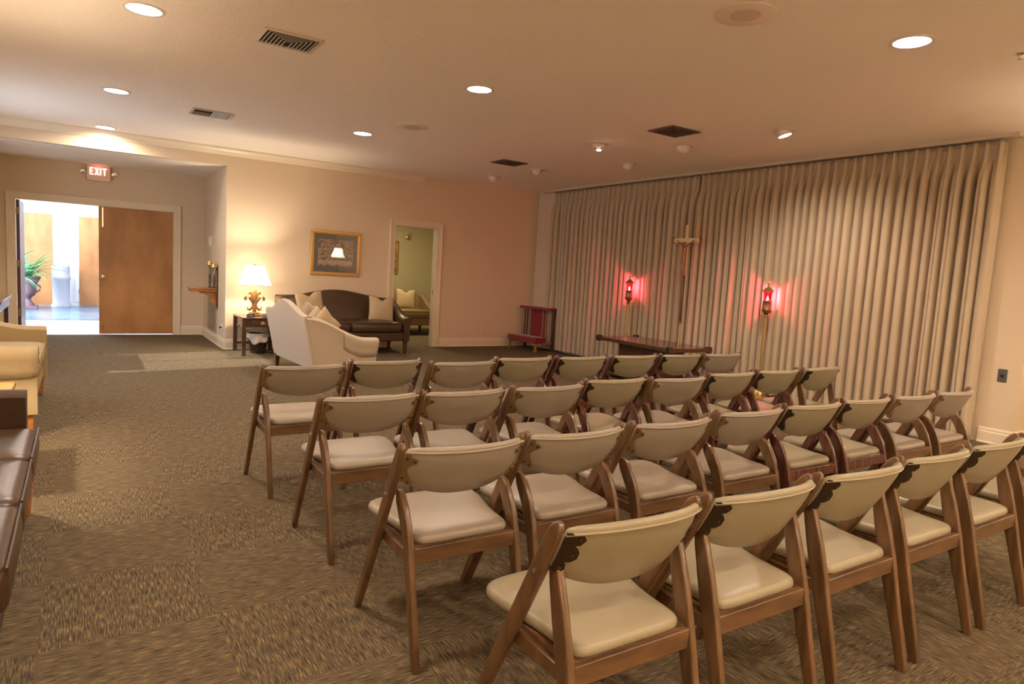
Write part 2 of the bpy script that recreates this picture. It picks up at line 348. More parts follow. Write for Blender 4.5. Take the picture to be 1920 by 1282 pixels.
for i, (a, b) in enumerate(((-1.14, -.50), (.0, .68))):
    dd = leaf('door_%d' % (3+i)); MB().box((a, FY1-.05, .02), (b, FY1-.01, 2.08)).build('door_panel', 'maple2', dd, smooth=False)
    MB().box((a-.07, FY1-.035, .101), (a, FY1-.001, 2.08)).box((b, FY1-.035, .101), (b+.07, FY1-.001, 2.08)).box((a-.07, FY1-.035, 2.08), (b+.07, FY1-.001, 2.15)).build('door_casing', 'foyerwall', dd, smooth=False)
    if i: MB().box((a-.012, FY1-.06, .30), (a, FY1-.03, .39)).build('hinge', 'brass', dd, smooth=False)
    for z in (): MB().box((b if i == 0 else a-.012, FY1-.06, z), (b+.012 if i == 0 else a, FY1-.03, z+.09)).build('hinge', 'brass', dd, smooth=False)
sl = bpy.data.lights.new('sun', 'SUN'); sl.energy = 5; sl.angle = R(.6); sl.color = (1, .95, .88)
so = bpy.data.objects.new('sun', sl); COL.objects.link(so); so.rotation_euler = Vector((.86, .12, -.50)).to_track_quat('-Z', 'Y').to_euler()

# ---------------------------------------------------------------- chairs
PH, PK = .7475, .388
def py(z): return PK*(1-z/PH)
def chair_post(s):
    x = .236*s; secs = []
    for z, hd in ((0, .014), (.012, .0165), (.15, .019), (.35, .022), (.5, .023), (.66, .023), (.715, .021), (.735, .017), (.745, .011), (.749, .004)):
        secs.append((x, py(z), z, .0125 if z < .73 else .0125*(.95 if z < .74 else .6), hd))
    secs[0] = (x, py(0), 0, .010, .013)
    return MB().sweep(secs)
def chair_rear_leg(s, straight=False):
    if straight:
        x = .209*s; pts = [(-.117, 0), (-.114, .012), (-.08, .15), (-.045, .29), (-.020, .39), (.008, .50), (.030, .58), (.046, .635), (.050, .650)]
        hd = [.014, .0165, .0205, .0245, .028, .027, .022, .017, .008]
        return MB().sweep([(x, y, z, .0125 if i < 7 else .010, h) for i, ((y, z), h) in enumerate(zip(pts, hd))])
    x = .209*s; pts = [(-.117, 0), (-.114, .012), (-.08, .15), (-.045, .29), (-.020, .39), (.006, .455), (.036, .505), (.062, .538), (.078, .556), (.086, .564)]
    hd = [.013, .0155, .0190, .0225, .026, .029, .030, .026, .017, .005]
    return MB().sweep([(x, y, z, .0125 if i < 8 else .009, h) for i, ((y, z), h) in enumerate(zip(pts, hd))])
def seat_outline(n=56):
    # right half control polygon, mirrored; smoothed by catmull-rom
    half = [(0, -.035), (.12, -.035), (.165, -.028), (.182, -.005), (.188, .05), (.193, .11), (.203, .17), (.217, .23), (.226, .29), (.222, .345), (.192, .374), (.12, .386), (0, .390)]
    pts = half + [(-x, y) for x, y in reversed(half[1:-1])]
    out = []; N = len(pts)
    for i in range(N):
        p0, p1, p2, p3 = [Vector(pts[(i+k-1) % N]) for k in range(4)]
        for t in (0, .5):
            out.append(.5*((2*p1)+(p2-p0)*t+(2*p0-5*p1+4*p2-p3)*t*t+(3*p1-p0-3*p2+p3)*t**3))
    return out
def chair_seat():
    ol = seat_outline(); c = Vector((0, .19)); rs = []
    for inset, z in ((.02, .399), (.004, .401), (0, .407), (0, .417), (.004, .426), (.013, .432), (.04, .4355), (.09, .4375), (.15, .438)):
        ring = []
        for p in ol:
            d = (p-c); l = d.length; q = c+d*(max(l-inset, .01)/l)
            ring.append(Vector((q.x, q.y, z+.004*(q.y-.1)/.3)))
        rs.append(ring)
    return MB().rings(rs)
RISE = [.002]
def back_pt(u, v, off):
    # u -1..1 across, v 0..1 up; off positive = towards the front of the chair
    bulge = .062*(1-abs(u)**2.2)
    zt = .737+RISE[0]*(1-abs(u)**2.2); zb = .620-.060*(1-abs(u)**2.4)
    z = zb+(zt-zb)*v
    n = Vector((0, cos(R(27)), sin(R(27))))
    x = .233*u
    return Vector((x, py(z)-bulge-.027, z-.006))+n*off
def chair_back():
    nu, nv = 28, 8; rs = []
    # closed loops around the panel section for every u
    prof = []
    for v, off in ((0, 0), (.25, -.004), (.5, -.005), (.75, -.004), (.96, 0), (1.0, .003), (1.02, .010), (1.01, .018), (.96, .024), (.75, .027), (.45, .028), (.2, .026), (.06, .022), (-.02, .013), (-.02, .004)):
        prof.append((v, off))
    for i in range(nu+1):
        u = -1+2*i/nu; k = 1-.25*max(0, (abs(u)-.9)/.1); th = 1 if abs(u) < .93 else .55
        rs.append([back_pt(u, .5+(v-.5)*k, off*th if off > 0 else off) for v, off in prof])
    return MB().rings(rs)
def chair_piping():
    return MB().tube([back_pt(-1+2*i/24*1, .955, -.002) for i in range(25)], .0042, 6)
def bracket_outline(kind):
    if kind == 'star':
        pts = [(0, .118), (.012, .118), (.018, .104), (.030, .100), (.036, .094), (.033, .084), (.020, .076), (.013, .060), (.016, .046), (.026, .030), (.033, .018), (.030, .008), (.018, .004), (.010, .010), (0, .006)]
    else:
        pts = [(0, .128), (.01, .126), (.020, .118), (.032, .118), (.040, .106), (.034, .094), (.024, .090), (.030, .086), (.038, .074), (.038, .058), (.028, .047), (.018, .044), (.022, .040), (.024, .026), (.018, .014), (.008, .010), (0, .012)]
    return pts
def chair_bracket(s, kind):
    mb = MB(); ol = bracket_outline(kind); a = []; b = []
    for x, t in ol:
        u = (1.0-x*1.2/.233)*s; v = (t-.004)/.122
        a.append(back_pt(u, v, -.0055)); b.append(back_pt(u, v, -.0015))
    return mb.rings([a, b] if s > 0 else [b, a])
def chair_screws(s, kind):
    res = []
    for x, t in (((.006, .100), (.026, .092), (.006, .022), (.022, .016)) if kind == 'star' else ((.028, .106), (.027, .066), (.014, .026))):
        u = (1.0-x*1.2/.233)*s; v = (t-.004)/.122; p = back_pt(u, v, -.0065); n = Vector((0, -cos(R(27)), -sin(R(27))))
        res.append(MB().tube([p-n*.003, p+n*.0015, p+n*.003], [.0042, .0042, .002], 8))
    return res
def make_chair(name, kind, vin, wood, brk):
    RISE[0] = .019 if kind == 'scallop' else .002
    t = thing(name, 'folding chair', 'chair')
    chair_seat().build('seat', vin, t, ang=60)
    bk = chair_back().build('backrest', vin, t, ang=70)
    chair_piping().build('piping', vin, bk)
    for s in (-1, 1):
        chair_post(s).build('leg', wood, t, ang=60); chair_rear_leg(s, kind == 'scallop').build('leg', wood, t, ang=60)
        b = chair_bracket(s, kind).build('bracket', brk, t, smooth=False)
        for q in chair_screws(s, kind): q.build('screw', 'screw', b)
        zp = .60 if kind == 'scallop' else .545
        p = MB().tube([(.215*s, py(zp), zp), (.2515*s, py(zp), zp)], .006, 10); p.build('pivot_pin', 'chrome', t)
        MB().box((.212*s-.009, -.03, .345), (.212*s+.009, .20, .385)).build('seat_rail', wood, t, bevel=.003)
    MB().box((-.198, -.047, .340), (.198, -.027, .396)).build('seat_rail', 'wood_h' if wood == 'wood' else wood, t, bevel=.003)
    MB().box((-.225, .198, .348), (.225, .218, .385)).build('seat_rail', 'wood_h' if wood == 'wood' else wood, t, bevel=.003)
    MB().box((-.205, -.03, .385), (.205, .20, .3985)).build('seat_board', wood, t, smooth=False)
    return t
protos = {'A': make_chair('folding_chair', 'star', 'vinyl_pink', 'wood', 'brass'),
          'B': make_chair('folding_chair', 'star', 'vinyl', 'wood_red', 'bronze'),
          'C': make_chair('folding_chair', 'scallop', 'vinyl', 'wood', 'bronze')}
used = set()
LOOK = {'A': 'beige folding chair with brass brackets', 'B': 'cream folding chair with dark brackets', 'C': 'cream folding chair with scalloped brackets'}
ORD = ['leftmost', 'second from left', 'third from left', 'fourth from left', 'fifth from left', 'sixth from left', 'seventh from left', 'rightmost']
ROWN = {1: 'the farthest row', 2: 'the second farthest row', 3: 'the second nearest row', 4: 'the nearest row'}
CH_ = {1: [(1.098, 3.832, .012, 'A'), (1.651, 3.933, .002, 'B'), (2.14, 3.80, .02, 'A'), (2.706, 3.913, -.006, 'B'), (3.228, 3.889, .004, 'B'), (3.774, 3.884, -.013, 'B'), (4.299, 3.869, -.008, 'B'), (4.80, 3.84, -.012, 'A')],
       2: [(1.139, 2.881, .005, 'A'), (1.634, 2.873, .03, 'A'), (2.160, 2.871, .023, 'A'), (2.738, 2.965, -.011, 'B'), (3.218, 2.90, -.012, 'A'), (3.822, 2.969, -.001, 'B'), (4.364, 2.977, -.01, 'B'), (4.90, 2.96, .02, 'C')],
       3: [(1.135, 1.975, -.02, 'A'), (1.643, 1.985, .0, 'A'), (2.185, 1.985, -.0, 'A'), (2.77, 2.02, -.01, 'A'), (3.295, 2.019, -.02, 'B'), (3.815, 2.013, .003, 'B'), (4.32, 1.99, 0, 'A'), (4.83, 1.98, .01, 'A')],
       4: [(1.194, 1.189, -.018, 'C'), (1.720, 1.185, -.015, 'C'), (2.25, 1.178, -.01, 'C'), (2.768, 1.178, -.01, 'C'), (3.29, 1.170, 0, 'C'), (3.82, 1.165, 0, 'C')]}
for r_, row in CH_.items():
    for i, (x, y, t, k) in enumerate(row):
        if k in used: o = copy_tree(protos[k])
        else: o = protos[k]; children(o); used.add(k)
        o.location = (x, y, 0); o.rotation_euler = (0, 0, t)
        nm = 'rightmost' if i == len(row)-1 else ORD[i]
        o['label'] = '%s, %s in %s' % (LOOK[k], nm, ROWN[r_]); o['group'] = 'folding chairs set out in four rows'

# ---------------------------------------------------------------- curtains
def curtain(y0, y1, x0, folds, seed, name, label):
    rnd = random.Random(seed); jit = [rnd.uniform(-.22, .22) for _ in range(folds+2)]; amp = [rnd.uniform(.72, 1.12) for _ in range(folds+2)]
    ph = [rnd.uniform(0, 6.28) for _ in range(4)]
    nu = folds*20; zs = [.045, .05, .3, .6, .9, 1.2, 1.5, 1.8, 2.1, 2.35, 2.5, 2.6, 2.66, 2.69, 2.72, 2.77, 2.82]
    t = thing(name, label, 'curtain', group='pleated drapes along the right wall')
    wid = [rnd.uniform(.76, .92) for _ in range(folds+2)]; off_ = [rnd.uniform(-.07, .07) for _ in range(folds+2)]
    def prof(s, z):
        s2 = s + .05*sin(s*2.3+ph[1]+z*.5)
        k = int(max(0, min(folds, math.floor(s2)))); fr = s2-math.floor(s2)
        d = abs(fr-.5-off_[k])/(wid[k]/2)
        body = (.108*amp[k]*(max(0, 1-d**2.8))**.5 if d < 1 else 0)
        if amp[k] > 1.05: body -= .018*math.exp(-((fr-.5-off_[k])/.06)**2)
        pinv = .050*max(0, 1-abs(fr-.5)/.20)**.5 if abs(fr-.5) < .20 else 0
        h = max(0, min(1, (2.72-z)/.30)); h = h*h*(3-2*h); return body*h+(pinv+.014)*(1-h)
    def fn(u, v):
        j = v*(len(zs)-1); z = zs[int(round(j))]; s = u*folds
        i = int(min(folds, s)); drift = .012*sin(s*1.3+ph[3])*(1-z/2.9)
        return (x0-prof(s, z)-drift, y0+(y1-y0)*u+.03*jit[i]*0, z)
    MB().grid(fn, nu, len(zs)-1).build('drape', 'curtain', t, ang=80, solid=.003)
    return t
curtain(6.36, 9.68, 7.165, 28, 3, 'pleated_curtain', 'taupe pleated curtain covering the left half of the right wall behind the kneeler')
curtain(2.74, 6.33, 7.165, 34, 5, 'pleated_curtain', 'taupe pleated curtain covering the right half of the right wall up to the wall pier')
tag(MB().box((7.08, 2.64, 2.835), (7.19, 10.0, 2.869)).build('curtain_track', 'vent', smooth=False), 'long pale curtain track fixed along the ceiling edge above both drapes', 'curtain rail')

# ---------------------------------------------------------------- ceiling fixtures
LBL = ['round recessed ceiling light at the top left corner above the left carpet aisle', 'round recessed ceiling light in the middle of the left-hand line of lights', 'round recessed ceiling light closest to the crown moulding above the exit alcove', 'small round recessed ceiling light in the centre line, nearer the far wall', 'round recessed ceiling light in the centre line, between both left vents and right vents', 'large round recessed ceiling light at the upper right above the nearest chairs']
for i, (x, y) in enumerate(CANS+HIDDEN_CANS):
    if i >= len(CANS): continue
    t = thing('recessed_light', LBL[i], 'ceiling light', (x, y, DZ), 0, 'recessed ceiling lights')
    MB().lathe([(.100, 0), (.124, 0), (.124, -.004), (.112, -.008), (.102, -.006)], seg=36, cap=False).build('trim_ring', 'offwhite', t)
    MB().lathe([(.103, -.001), (.103, -.004), (.0, -.005)], seg=36).build('diffuser', 'lampon', t)
def speaker(x, y, lab):
    t = thing('ceiling_speaker', lab, 'speaker', (x, y, DZ), 0, 'round ceiling speakers')
    MB().lathe([(.168, 0), (.168, -.005), (.160, -.009), (.086, -.010)], seg=40).build('cover', 'offwhite', t)
    MB().lathe([(.085, -.009), (.085, -.0115), (0, -.0125)], seg=32).build('grille', 'vent', t)
speaker(3.162, 2.585, 'large flat round ceiling speaker at the top of the photo'); speaker(3.052, 6.83, 'flat round ceiling speaker beside the small centre light, toward the far wall')
def vent(x, y, kind, lab):
    t = thing('air_vent', lab, 'air vent', (x, y, DZ), 0, 'ceiling air vents'); w, h = .2, .172
    fm = 'vent' if kind < 2 else 'ventd'
    mb = MB(); g = .024
    for a, b in (((-w, -h), (w, -h+g)), ((-w, h-g), (w, h)), ((-w, -h+g), (-w+g, h-g)), ((w-g, -h+g), (w, h-g))): mb.box((a[0], a[1], -.012), (b[0], b[1], 0))
    mb.build('frame', fm, t, smooth=False)
    MB().box((-w+g, -h+g, -.002), (w-g, h-g, -.0005)).build('recess', 'dark', t, smooth=False)  # flat dark sheet stands for the shade behind the louvres
    if kind == 0:      # three-way louvres, opening towards -y
        for k in range(6):
            a = w-g-.016-k*.0265; top = -(h-g-.016-k*.0265); bot = h-g
            mb = MB(); mb.box((-a, top+.0035, -.013), (-a+.006, bot, -.0115)).box((a-.006, top+.0035, -.013), (a, bot, -.0115)).box((-a, top, -.013), (a, top+.0035, -.0115)); mb.build('louvre', 'vent', t, smooth=False)
    elif kind == 1:
        for k in range(9): MB().box((.01+k*.018, -h+g, -.012), (.015+k*.018, h-g, -.003)).build('louvre', 'white', t, smooth=False)
        MB().box((-w+g, -.02, -.010), (-.005, h-g-.03, -.004)).build('louvre', 'ventd', t, smooth=False)
    else:
        for k in range(5):
            a = w-g-.012-k*.028; b = h-g-.012-k*.026; mb = MB()
            for (p, q) in (((-a, -b), (a, -b+.006)), ((-a, b-.006), (a, b)), ((-a, -b), (-a+.006, b)), ((a-.006, -b), (a, b))): mb.box((p[0], p[1], -.014), (q[0], q[1], -.003))
            mb.build('louvre', 'ventd', t, smooth=False)
vent(1.242, 4.925, 0, 'large tan louvred ceiling vent near the top left'); vent(1.205, 7.96, 1, 'tan ceiling vent with pale blades, nearer the crown moulding on the left')
vent(5.06, 4.90, 2, 'dark square ceiling vent close to the lit swivel spotlight'); vent(5.005, 7.90, 2, 'dark square ceiling vent close to the far wall')
def eyeball(x, y, dirv, lit, lab):
    t = thing('swivel_spotlight', lab, 'spotlight', (x, y, DZ), 0, 'swivel eyeball spotlights')
    MB().lathe([(.078, 0), (.118, 0), (.118, -.005), (.100, -.011), (.078, -.010)], seg=32, cap=False).build('trim_ring', 'offwhite', t)
    d = Vector(dirv).normalized(); q = d.to_track_quat('Z', 'Y'); mb = MB(); rs = []
    for k in range(13):
        a = pi*(.30+.70*k/12); rs.append([q @ Vector((.076*sin(a)*cos(2*pi*j/24), .076*sin(a)*sin(2*pi*j/24), .076*cos(a))) for j in range(24)])
    mb.rings(rs, False, False); ball = mb.build('ball', 'offwhite', t); ball.location = (0, 0, -.012)
    c = d*.040
    fc = MB().rings([[q @ Vector((.061*cos(2*pi*j/24), .061*sin(2*pi*j/24), .0)) for j in range(24)]], False, True).build('lens', 'lampon' if lit else 'dark', t); fc.location = c+Vector((0, 0, -.012))
eyeball(5.572, 9.244, (.75, .1, -.35), 0, 'white swivel ball spotlight nearest the far wall')
eyeball(5.613, 8.073, (.75, -.5, -.45), 0, 'white swivel ball spotlight with its dark opening showing, beside the far dark vent')
eyeball(6.082, 6.66, (.8, .1, -.30), 0, 'white swivel ball spotlight in the middle of the group near the curtains')
eyeball(5.66, 5.322, (.8, .15, -.32), 0, 'white swivel ball spotlight directly below the nearer dark vent in the photo')
eyeball(5.722, 4.095, (.15, -.25, -.9), 1, 'lit swivel spotlight glowing toward the camera near the right curtain')
eyeball(4.971, 5.958, (.0, -.15, -.9), 0, 'flat round ceiling fixture with one tiny bright bulb in the centre of the ceiling')
MB().lathe([(.0, -.030), (.026, -.034), (.026, -.044), (0, -.048)], c=(4.971, 5.95, DZ-.036)).build('bulb', 'bulb', bpy.data.objects['swivel_spotlight.005']).matrix_parent_inverse = Matrix.Translation((-4.971, -5.958, -DZ))
spot('spot_lit', (5.74, 4.06, DZ-.14), (6.9, 4.3, 0.2), 60, COOLW, R(120), .9, .06)
spot('spot_small', (4.971, 5.95, DZ-.12), (5.0, 5.9, 0), 25, COOLW, R(110), .8, .03)
mb = MB().lathe([(0, 0), (.028, 0), (.03, -.006), (.012, -.012), (.008, -.03), (.02, -.032), (0, -.036)], seg=14); s_ = mb.build('sprinkler_head', 'chrome'); s_.location = (4.886, 1.864, DZ); tag(s_, 'tiny metal sprinkler head on the ceiling at the right edge', 'sprinkler')

# ---------------------------------------------------------------- sofas
def cushion_mesh(w, d, h, r=.03, puff=.03, n=10, m_=8):
    # box-like cushion, centre at origin base; puffed top
    mb = MB(); rs = []
    def ring(ins, z):
        out = []; W, D = w/2-ins, d/2-ins; c = min(.05, W*.3)
        for cx_, cy_, a0 in ((W-c, D-c, 0), (-W+c, D-c, 90), (-W+c, -D+c, 180), (W-c, -D+c, 270)):
            for k in range(5): a = R(a0+k*22.5); out.append(Vector((cx_+c*cos(a), cy_+c*sin(a), z)))
        return out
    for ins, z in ((.03, 0), (.006, .006), (0, .02), (-.004, h*.5), (0, h-.02), (.008, h-.006), (.04, h+puff*.25), (.10, h+puff*.6), (.18, h+puff*.9), (.24, h+puff)):
        if ins < min(w, d)/2-.06: rs.append(ring(ins, z))
    return mb.rings(rs)
def make_sofa(name, label, W, Dp, m, loc, rz, zs, zpk, zsh, zarm, n_c=2, legm='mahogany', base_z=.17, flare=.05, lean=.13, tc=0):
    """camel-back sofa; local front is -y, back plane at +Dp/2; zs seat height, zpk back peak, zsh back shoulders, zarm arm front height"""
    t = thing(name, label, 'sofa', loc, rz); at_ = .11; D2, W2 = Dp/2, W/2
    MB().box((-W2+at_*.6, -D2+.03, base_z), (W2-at_*.6, D2-lean-.03, zs-.15)).build('base', m, t, bevel=.015)
    def ztop(x): s = abs(x)/(W2-.02); return zsh+(zpk-zsh)*(.5+.5*cos(pi*min(1, s*1.12)))
    # back: thickness .13, leaning
    def bsec(x):
        zt = ztop(x); pr = []
        for (v, o) in ((0, 0), (.5, 0), (.92, .0), (.985, -.02), (1.0, -.055), (.985, -.09), (.92, -.115), (.5, -.13), (0, -.14)):
            z = base_z+(zt-base_z)*v; yy = D2-lean*(1-v*(zt-base_z)/(zpk-base_z)) + o + (0)
            pr.append(Vector((x, yy, z)))
        return pr
    n = 26; MB().rings([bsec(-W2+.005+(W-.01)*i/n) for i in range(n+1)]).build('backrest', m, t, ang=55)
    for s in (-1, 1):
        # sloping arm from the shoulder of the back to the arm front, section thickened and flared at the top
        rs = []; N_ = 14
        for i in range(N_+1):
            f = i/N_; y = D2-.06-(Dp-.06-tc)*f
            g = 1-(1-min(1, f*1.25))**1.0; drop = (.5-.5*cos(pi*min(1, f*1.15)))
            zt = (zsh-.005)+(zarm-zsh)*drop; fl = flare*f**1.5
            xi, xo = W2-at_, W2
            pr = [(xi+.02, base_z), (xi+.01, zs-.1), (xi, zt-.10), (xi-.01+fl*.5, zt-.03), (xi+.02+fl*.7, zt-.004), ((xi+xo)/2+fl, zt), (xo-.01+fl, zt-.008), (xo+.012+fl, zt-.035), (xo+fl*.7, zt-.08), (xo, zt-.16), (xo, base_z)]
            if f > .97: pr = [(x_*.995+.0, z_*.995) for x_, z_ in pr]
            rs.append([Vector((s*x_, y-(lean-.03)*(1-(z_-base_z)/(zsh-base_z))*(1-f), z_)) for x_, z_ in pr])
        MB().rings(rs).build('arm', m, t, ang=50)
    wc = (W-2*at_)/n_c
    for k in range(n_c):
        c = cushion_mesh(wc-.006, Dp-.17+tc*.5, .14, puff=.028).build('seat_cushion', m, t, ang=60); c.location = (-W2+at_+wc*(k+.5), -.075-tc*.25, zs-.15)
        pts = [(-wc/2+.012, -(Dp-.17+tc*.5)/2+.01), (wc/2-.012, -(Dp-.17+tc*.5)/2+.01)]
        pp = MB().tube([(pts[0][0], pts[0][1]-.008, .135), (0, pts[0][1]-.010, .137), (pts[1][0], pts[1][1]-.008, .135)], .005, 6).build('piping', m, c)
    for sx in (-1, 1):
        for sy_ in (-1, 1):
            x, y = sx*(W2-.055), (sy_*(D2-.05) if sy_ < 0 else D2-lean-.02); mb = MB()
            mb.rings([[Vector((x+a*k, y+b*k, z)) for a, b in ((-1, -1), (1, -1), (1, 1), (-1, 1))] for z, k in ((0, .018), (base_z+.02, .030))]); mb.build('leg', legm, t, smooth=False, bevel=.003)
    return t
def pillow(loc, rot, size, m, label, th=.07, chop=.35, group='tan throw pillows', name='throw_pillow'):
    mb = MB(); n = 18; top = []; bot = []
    def P(i, j, s):
        u, v = -1+2*i/n, -1+2*j/n
        k = (1-u*u)*(1-v*v); pinch = 1-.07*(1-abs(u)**2)*(abs(v) > -1)*abs(v)**3*1.0; pinch2 = 1-.07*(1-abs(v)**2)*abs(u)**3
        x, z = u*size/2*pinch2, v*size/2*pinch
        dent = chop*math.exp(-(u/.28)**2)*max(0, v)**1.6
        z -= dent*size*.42*max(0, v)
        return Vector((x, s*th*(k**.42)*(1-.45*dent/(chop+.01)*max(0, v)), z))
    vs = []; 
    for s in (1, -1):
        for j in range(n+1):
            for i in range(n+1): vs.append(P(i, j, s))
    fs = []
    for q in (0, 1):
        o = q*(n+1)**2
        for j in range(n):
            for i in range(n): a = o+j*(n+1)+i; fs.append((a, a+1, a+n+2, a+n+1) if q else (a, a+n+1, a+n+2, a+1))
    mb.add(vs, fs); o = mb.build(name, m, ang=80); o.location = loc; o.rotation_euler = rot
    bm = bmesh.new(); bm.from_mesh(o.data); bmesh.ops.remove_doubles(bm, verts=bm.verts, dist=.0005); bmesh.ops.recalc_face_normals(bm, faces=bm.faces); bm.to_mesh(o.data); bm.free()
    for p in o.data.polygons: p.use_smooth = True
    tag(o, label, 'pillow', group); return o
# brown leather sofa against the far wall
sf = make_sofa('sofa', 'brown leather camelback sofa against the far wall under the framed picture', 1.86, .82, 'brown_leather', (3.37, 9.80, 0), 0, .49, .935, .83, .575, 2, base_z=.20, lean=.10, flare=.03)
# cream loveseat seen from behind
ls = make_sofa('loveseat', 'cream fabric loveseat seen from behind beside the table lamp', 1.42, .90, 'cream_fabric', (2.40, 7.90, 0), R(93.4), .46, .90, .755, .50, 2, base_z=.15, lean=.16, flare=.035)
# arm cover draped over the near arm
def arm_cover(parent_loc, rz, W2, D2, zarm, zsh, m, s, label, flare=.0):
    rs = []
    for i in range(9):
        f = .52+.49*i/8; y = D2-.06-(2*D2-.06)*f; drop = (.5-.5*cos(pi*min(1, f*1.15))); zt = (zsh-.005)+(zarm-zsh)*drop; fl = flare*f**1.5; xi, xo = W2-.11, W2
        wv = .006*sin(i*2.1)
        pr = [(xi-.012, zt-.12), (xi-.018+fl*.5, zt-.03), (xi+.018+fl*.7, zt+.007), ((xi+xo)/2+fl, zt+.010), (xo-.006+fl, zt+.002), (xo+.017+fl, zt-.034), (xo+.012+fl*.7+wv*.5, zt-.08), (xo+.010+wv*.6, zt-.15), (xo+.010+wv, zt-.19-.02*sin(pi*i/8))]
        rs.append([Vector((s*x_, y, z_)) for x_, z_ in pr])
    o = MB().rings(rs, False, False, closed=False).build('arm_cover', m, ang=80, solid=.005); o.location = parent_loc; o.rotation_euler = (0, 0, rz); return tag(o, label, 'arm cover')
arm_cover((2.40, 7.90, 0), R(93.4), .71, .45, .50, .755, 'cream_fabric', -1, 'cream cloth cover draped over the near arm of the cream loveseat', .035)
pillow((3.98, 9.80, .665), (R(-14), R(4), R(-6)), .42, 'pillow', 'tan pillow with a deep dent, at the right end of the brown sofa')
pillow((2.86, 9.80, .70), (R(-14), R(-6), R(4)), .42, 'pillow', 'tan dented pillow at the left end of the brown sofa, above the loveseat back')
pillow((2.32, 8.02, .665), (R(12), R(14), R(50)), .36, 'cream_fabric', 'cream pillow leaning on the loveseat back just behind its camel peak', chop=.1, group='cream pillows on the loveseat')
pillow((2.32, 7.68, .62), (R(6), R(40), R(28)), .32, 'cream_fabric', 'cream pillow on the loveseat, tucked behind the pointed front pillow', chop=.05, group='cream pillows on the loveseat')
pillow((2.36, 7.52, .615), (R(4), R(44), R(16)), .33, 'pillow', 'pointed tan pillow standing on its corner against the loveseat arm', chop=.05, group='cream pillows on the loveseat')
# sofa in the next room
s2 = make_sofa('sofa', 'tan brown leather sofa seen through the open doorway in the next room', 1.9, .85, 'olive_leather', (5.15, 12.42, 0), 0, .50, .93, .84, .56, 2, base_z=.20, lean=.10)
pillow((5.56, 12.42, .70), (R(-14), R(3), R(-4)), .42, 'pillow', 'tan dented pillow on the sofa in the next room')
# sofas along the left side
s3 = make_sofa('loveseat', 'pale gold upholstered loveseat against the left wall at the photo edge', 1.72, .90, 'gold_fabric', (-.70, 6.42, 0), R(90), .50, .90, .80, .635, 2, legm='orange_wood', base_z=.17, flare=.0)
arm_cover((-.70, 6.42, 0), R(90), .86, .45, .635, .80, 'gold_fabric', -1, 'gold cloth cover draped over the near arm of the pale gold loveseat')
s4 = make_sofa('sofa', 'dark brown leather sofa in the left foreground at the photo edge', 1.95, .92, 'brown_leather', (-.64, 3.02, 0), R(90), .47, .92, .80, .645, 3, legm='orange_wood', base_z=.14, flare=.0, tc=.04)
# low wooden table between them
t = thing('side_table', 'low orange wood side table between the two left-hand sofas', 'table', (-.66, 4.72, 0))
MB().box((-.33, -.28, .47), (.33, .28, .50)).build('table_top', 'orange_wood', t, bevel=.006)
MB().box((-.29, -.24, .40), (.29, .24, .47)).build('apron', 'orange_wood', t, smooth=False)
for sx in (-1, 1):
    for sy_ in (-1, 1): MB().box((sx*.28-.02, sy_*.23-.02, 0), (sx*.28+.02, sy_*.23+.02, .41)).build('leg', 'orange_wood', t, bevel=.004)
# console under the left window
t = thing('console_table', 'dark console table with a fretted edge at the far left edge', 'table', (-.92, 9.1, 0))
MB().box((-.30, -.75, .73), (.26, .55, .755)).build('table_top', 'mahogany', t, bevel=.005)
MB().box((-.28, -.70, .64), (.24, .50, .73)).build('apron', 'mahogany', t, smooth=False)
for sx in (-.26, .21):
    for sy_ in (-.68, .48): MB().box((sx-.022, sy_-.022, 0), (sx+.022, sy_+.022, .65)).build('leg', 'mahogany', t, bevel=.004)

# ---------------------------------------------------------------- end table, lamp and small things
def end_table(loc, label, w=.62, d=.66, h=.53):
    t = thing('end_table', label, 'table', loc); W2, D2 = w/2, d/2
    MB().box((-W2, -D2, h-.022), (W2, D2, h)).build('table_top', 'mahogany', t, bevel=.005)
    mb = MB(); mb.box((-W2+.03, -D2+.03, h-.13), (W2-.03, -D2+.045, h-.022)).box((-W2+.03, D2-.045, h-.13), (W2-.03, D2-.03, h-.022)).box((-W2+.03, -D2+.045, h-.13), (-W2+.045, D2-.045, h-.022)).box((W2-.045, -D2+.045, h-.13), (W2-.03, D2-.045, h-.022)); mb.build('apron', 'mahogany', t, smooth=False)
    dr = MB().box((-W2+.12, -D2+.018, h-.118), (W2-.12, -D2+.032, h-.034)).build('drawer', 'mahogany', t, bevel=.003)
    mb = MB(); mb.lathe([(0, 0), (.022, 0), (.024, .003), (0, .006)], seg=12); pl = mb.build('handle', 'brasspole', dr); pl.rotation_euler = (R(90), 0, 0); pl.location = (.0, -D2+.018, h-.075)
    MB().tube([(-.028, -D2+.012, h-.068), (-.026, -D2-.004, h-.086), (0, -D2-.008, h-.093), (.026, -D2-.004, h-.086), (.028, -D2+.012, h-.068)], .003, 6).build('handle', 'brasspole', dr)
    for sx in (-1, 1):
        for sy_ in (-1, 1):
            x, y = sx*(W2-.025), sy_*(D2-.025); MB().box((x-.025, y-.025, 0), (x+.025, y+.025, h-.022)).build('leg', 'mahogany', t, bevel=.004)
            # fretted corner bracket
            MB().tube([(x-sx*.02, y, h-.215), (x-sx*.05, y, h-.175), (x-sx*.10, y, h-.13)], .006, 6).tube([(x-sx*.02, y, h-.16), (x-sx*.06, y, h-.16)], .004, 6).tube([(x-sx*.055, y, h-.17), (x-sx*.055, y, h-.125)], .004, 6).build('fret_bracket', 'mahogany', t)
    MB().box((-W2+.05, D2-.04, .10), (W2-.05, D2-.02, .13)).build('stretcher', 'mahogany', t, smooth=False)
    return t
end_table((2.13, 9.84, 0), 'dark mahogany end table with a drawer under the gold lamp', w=.54)
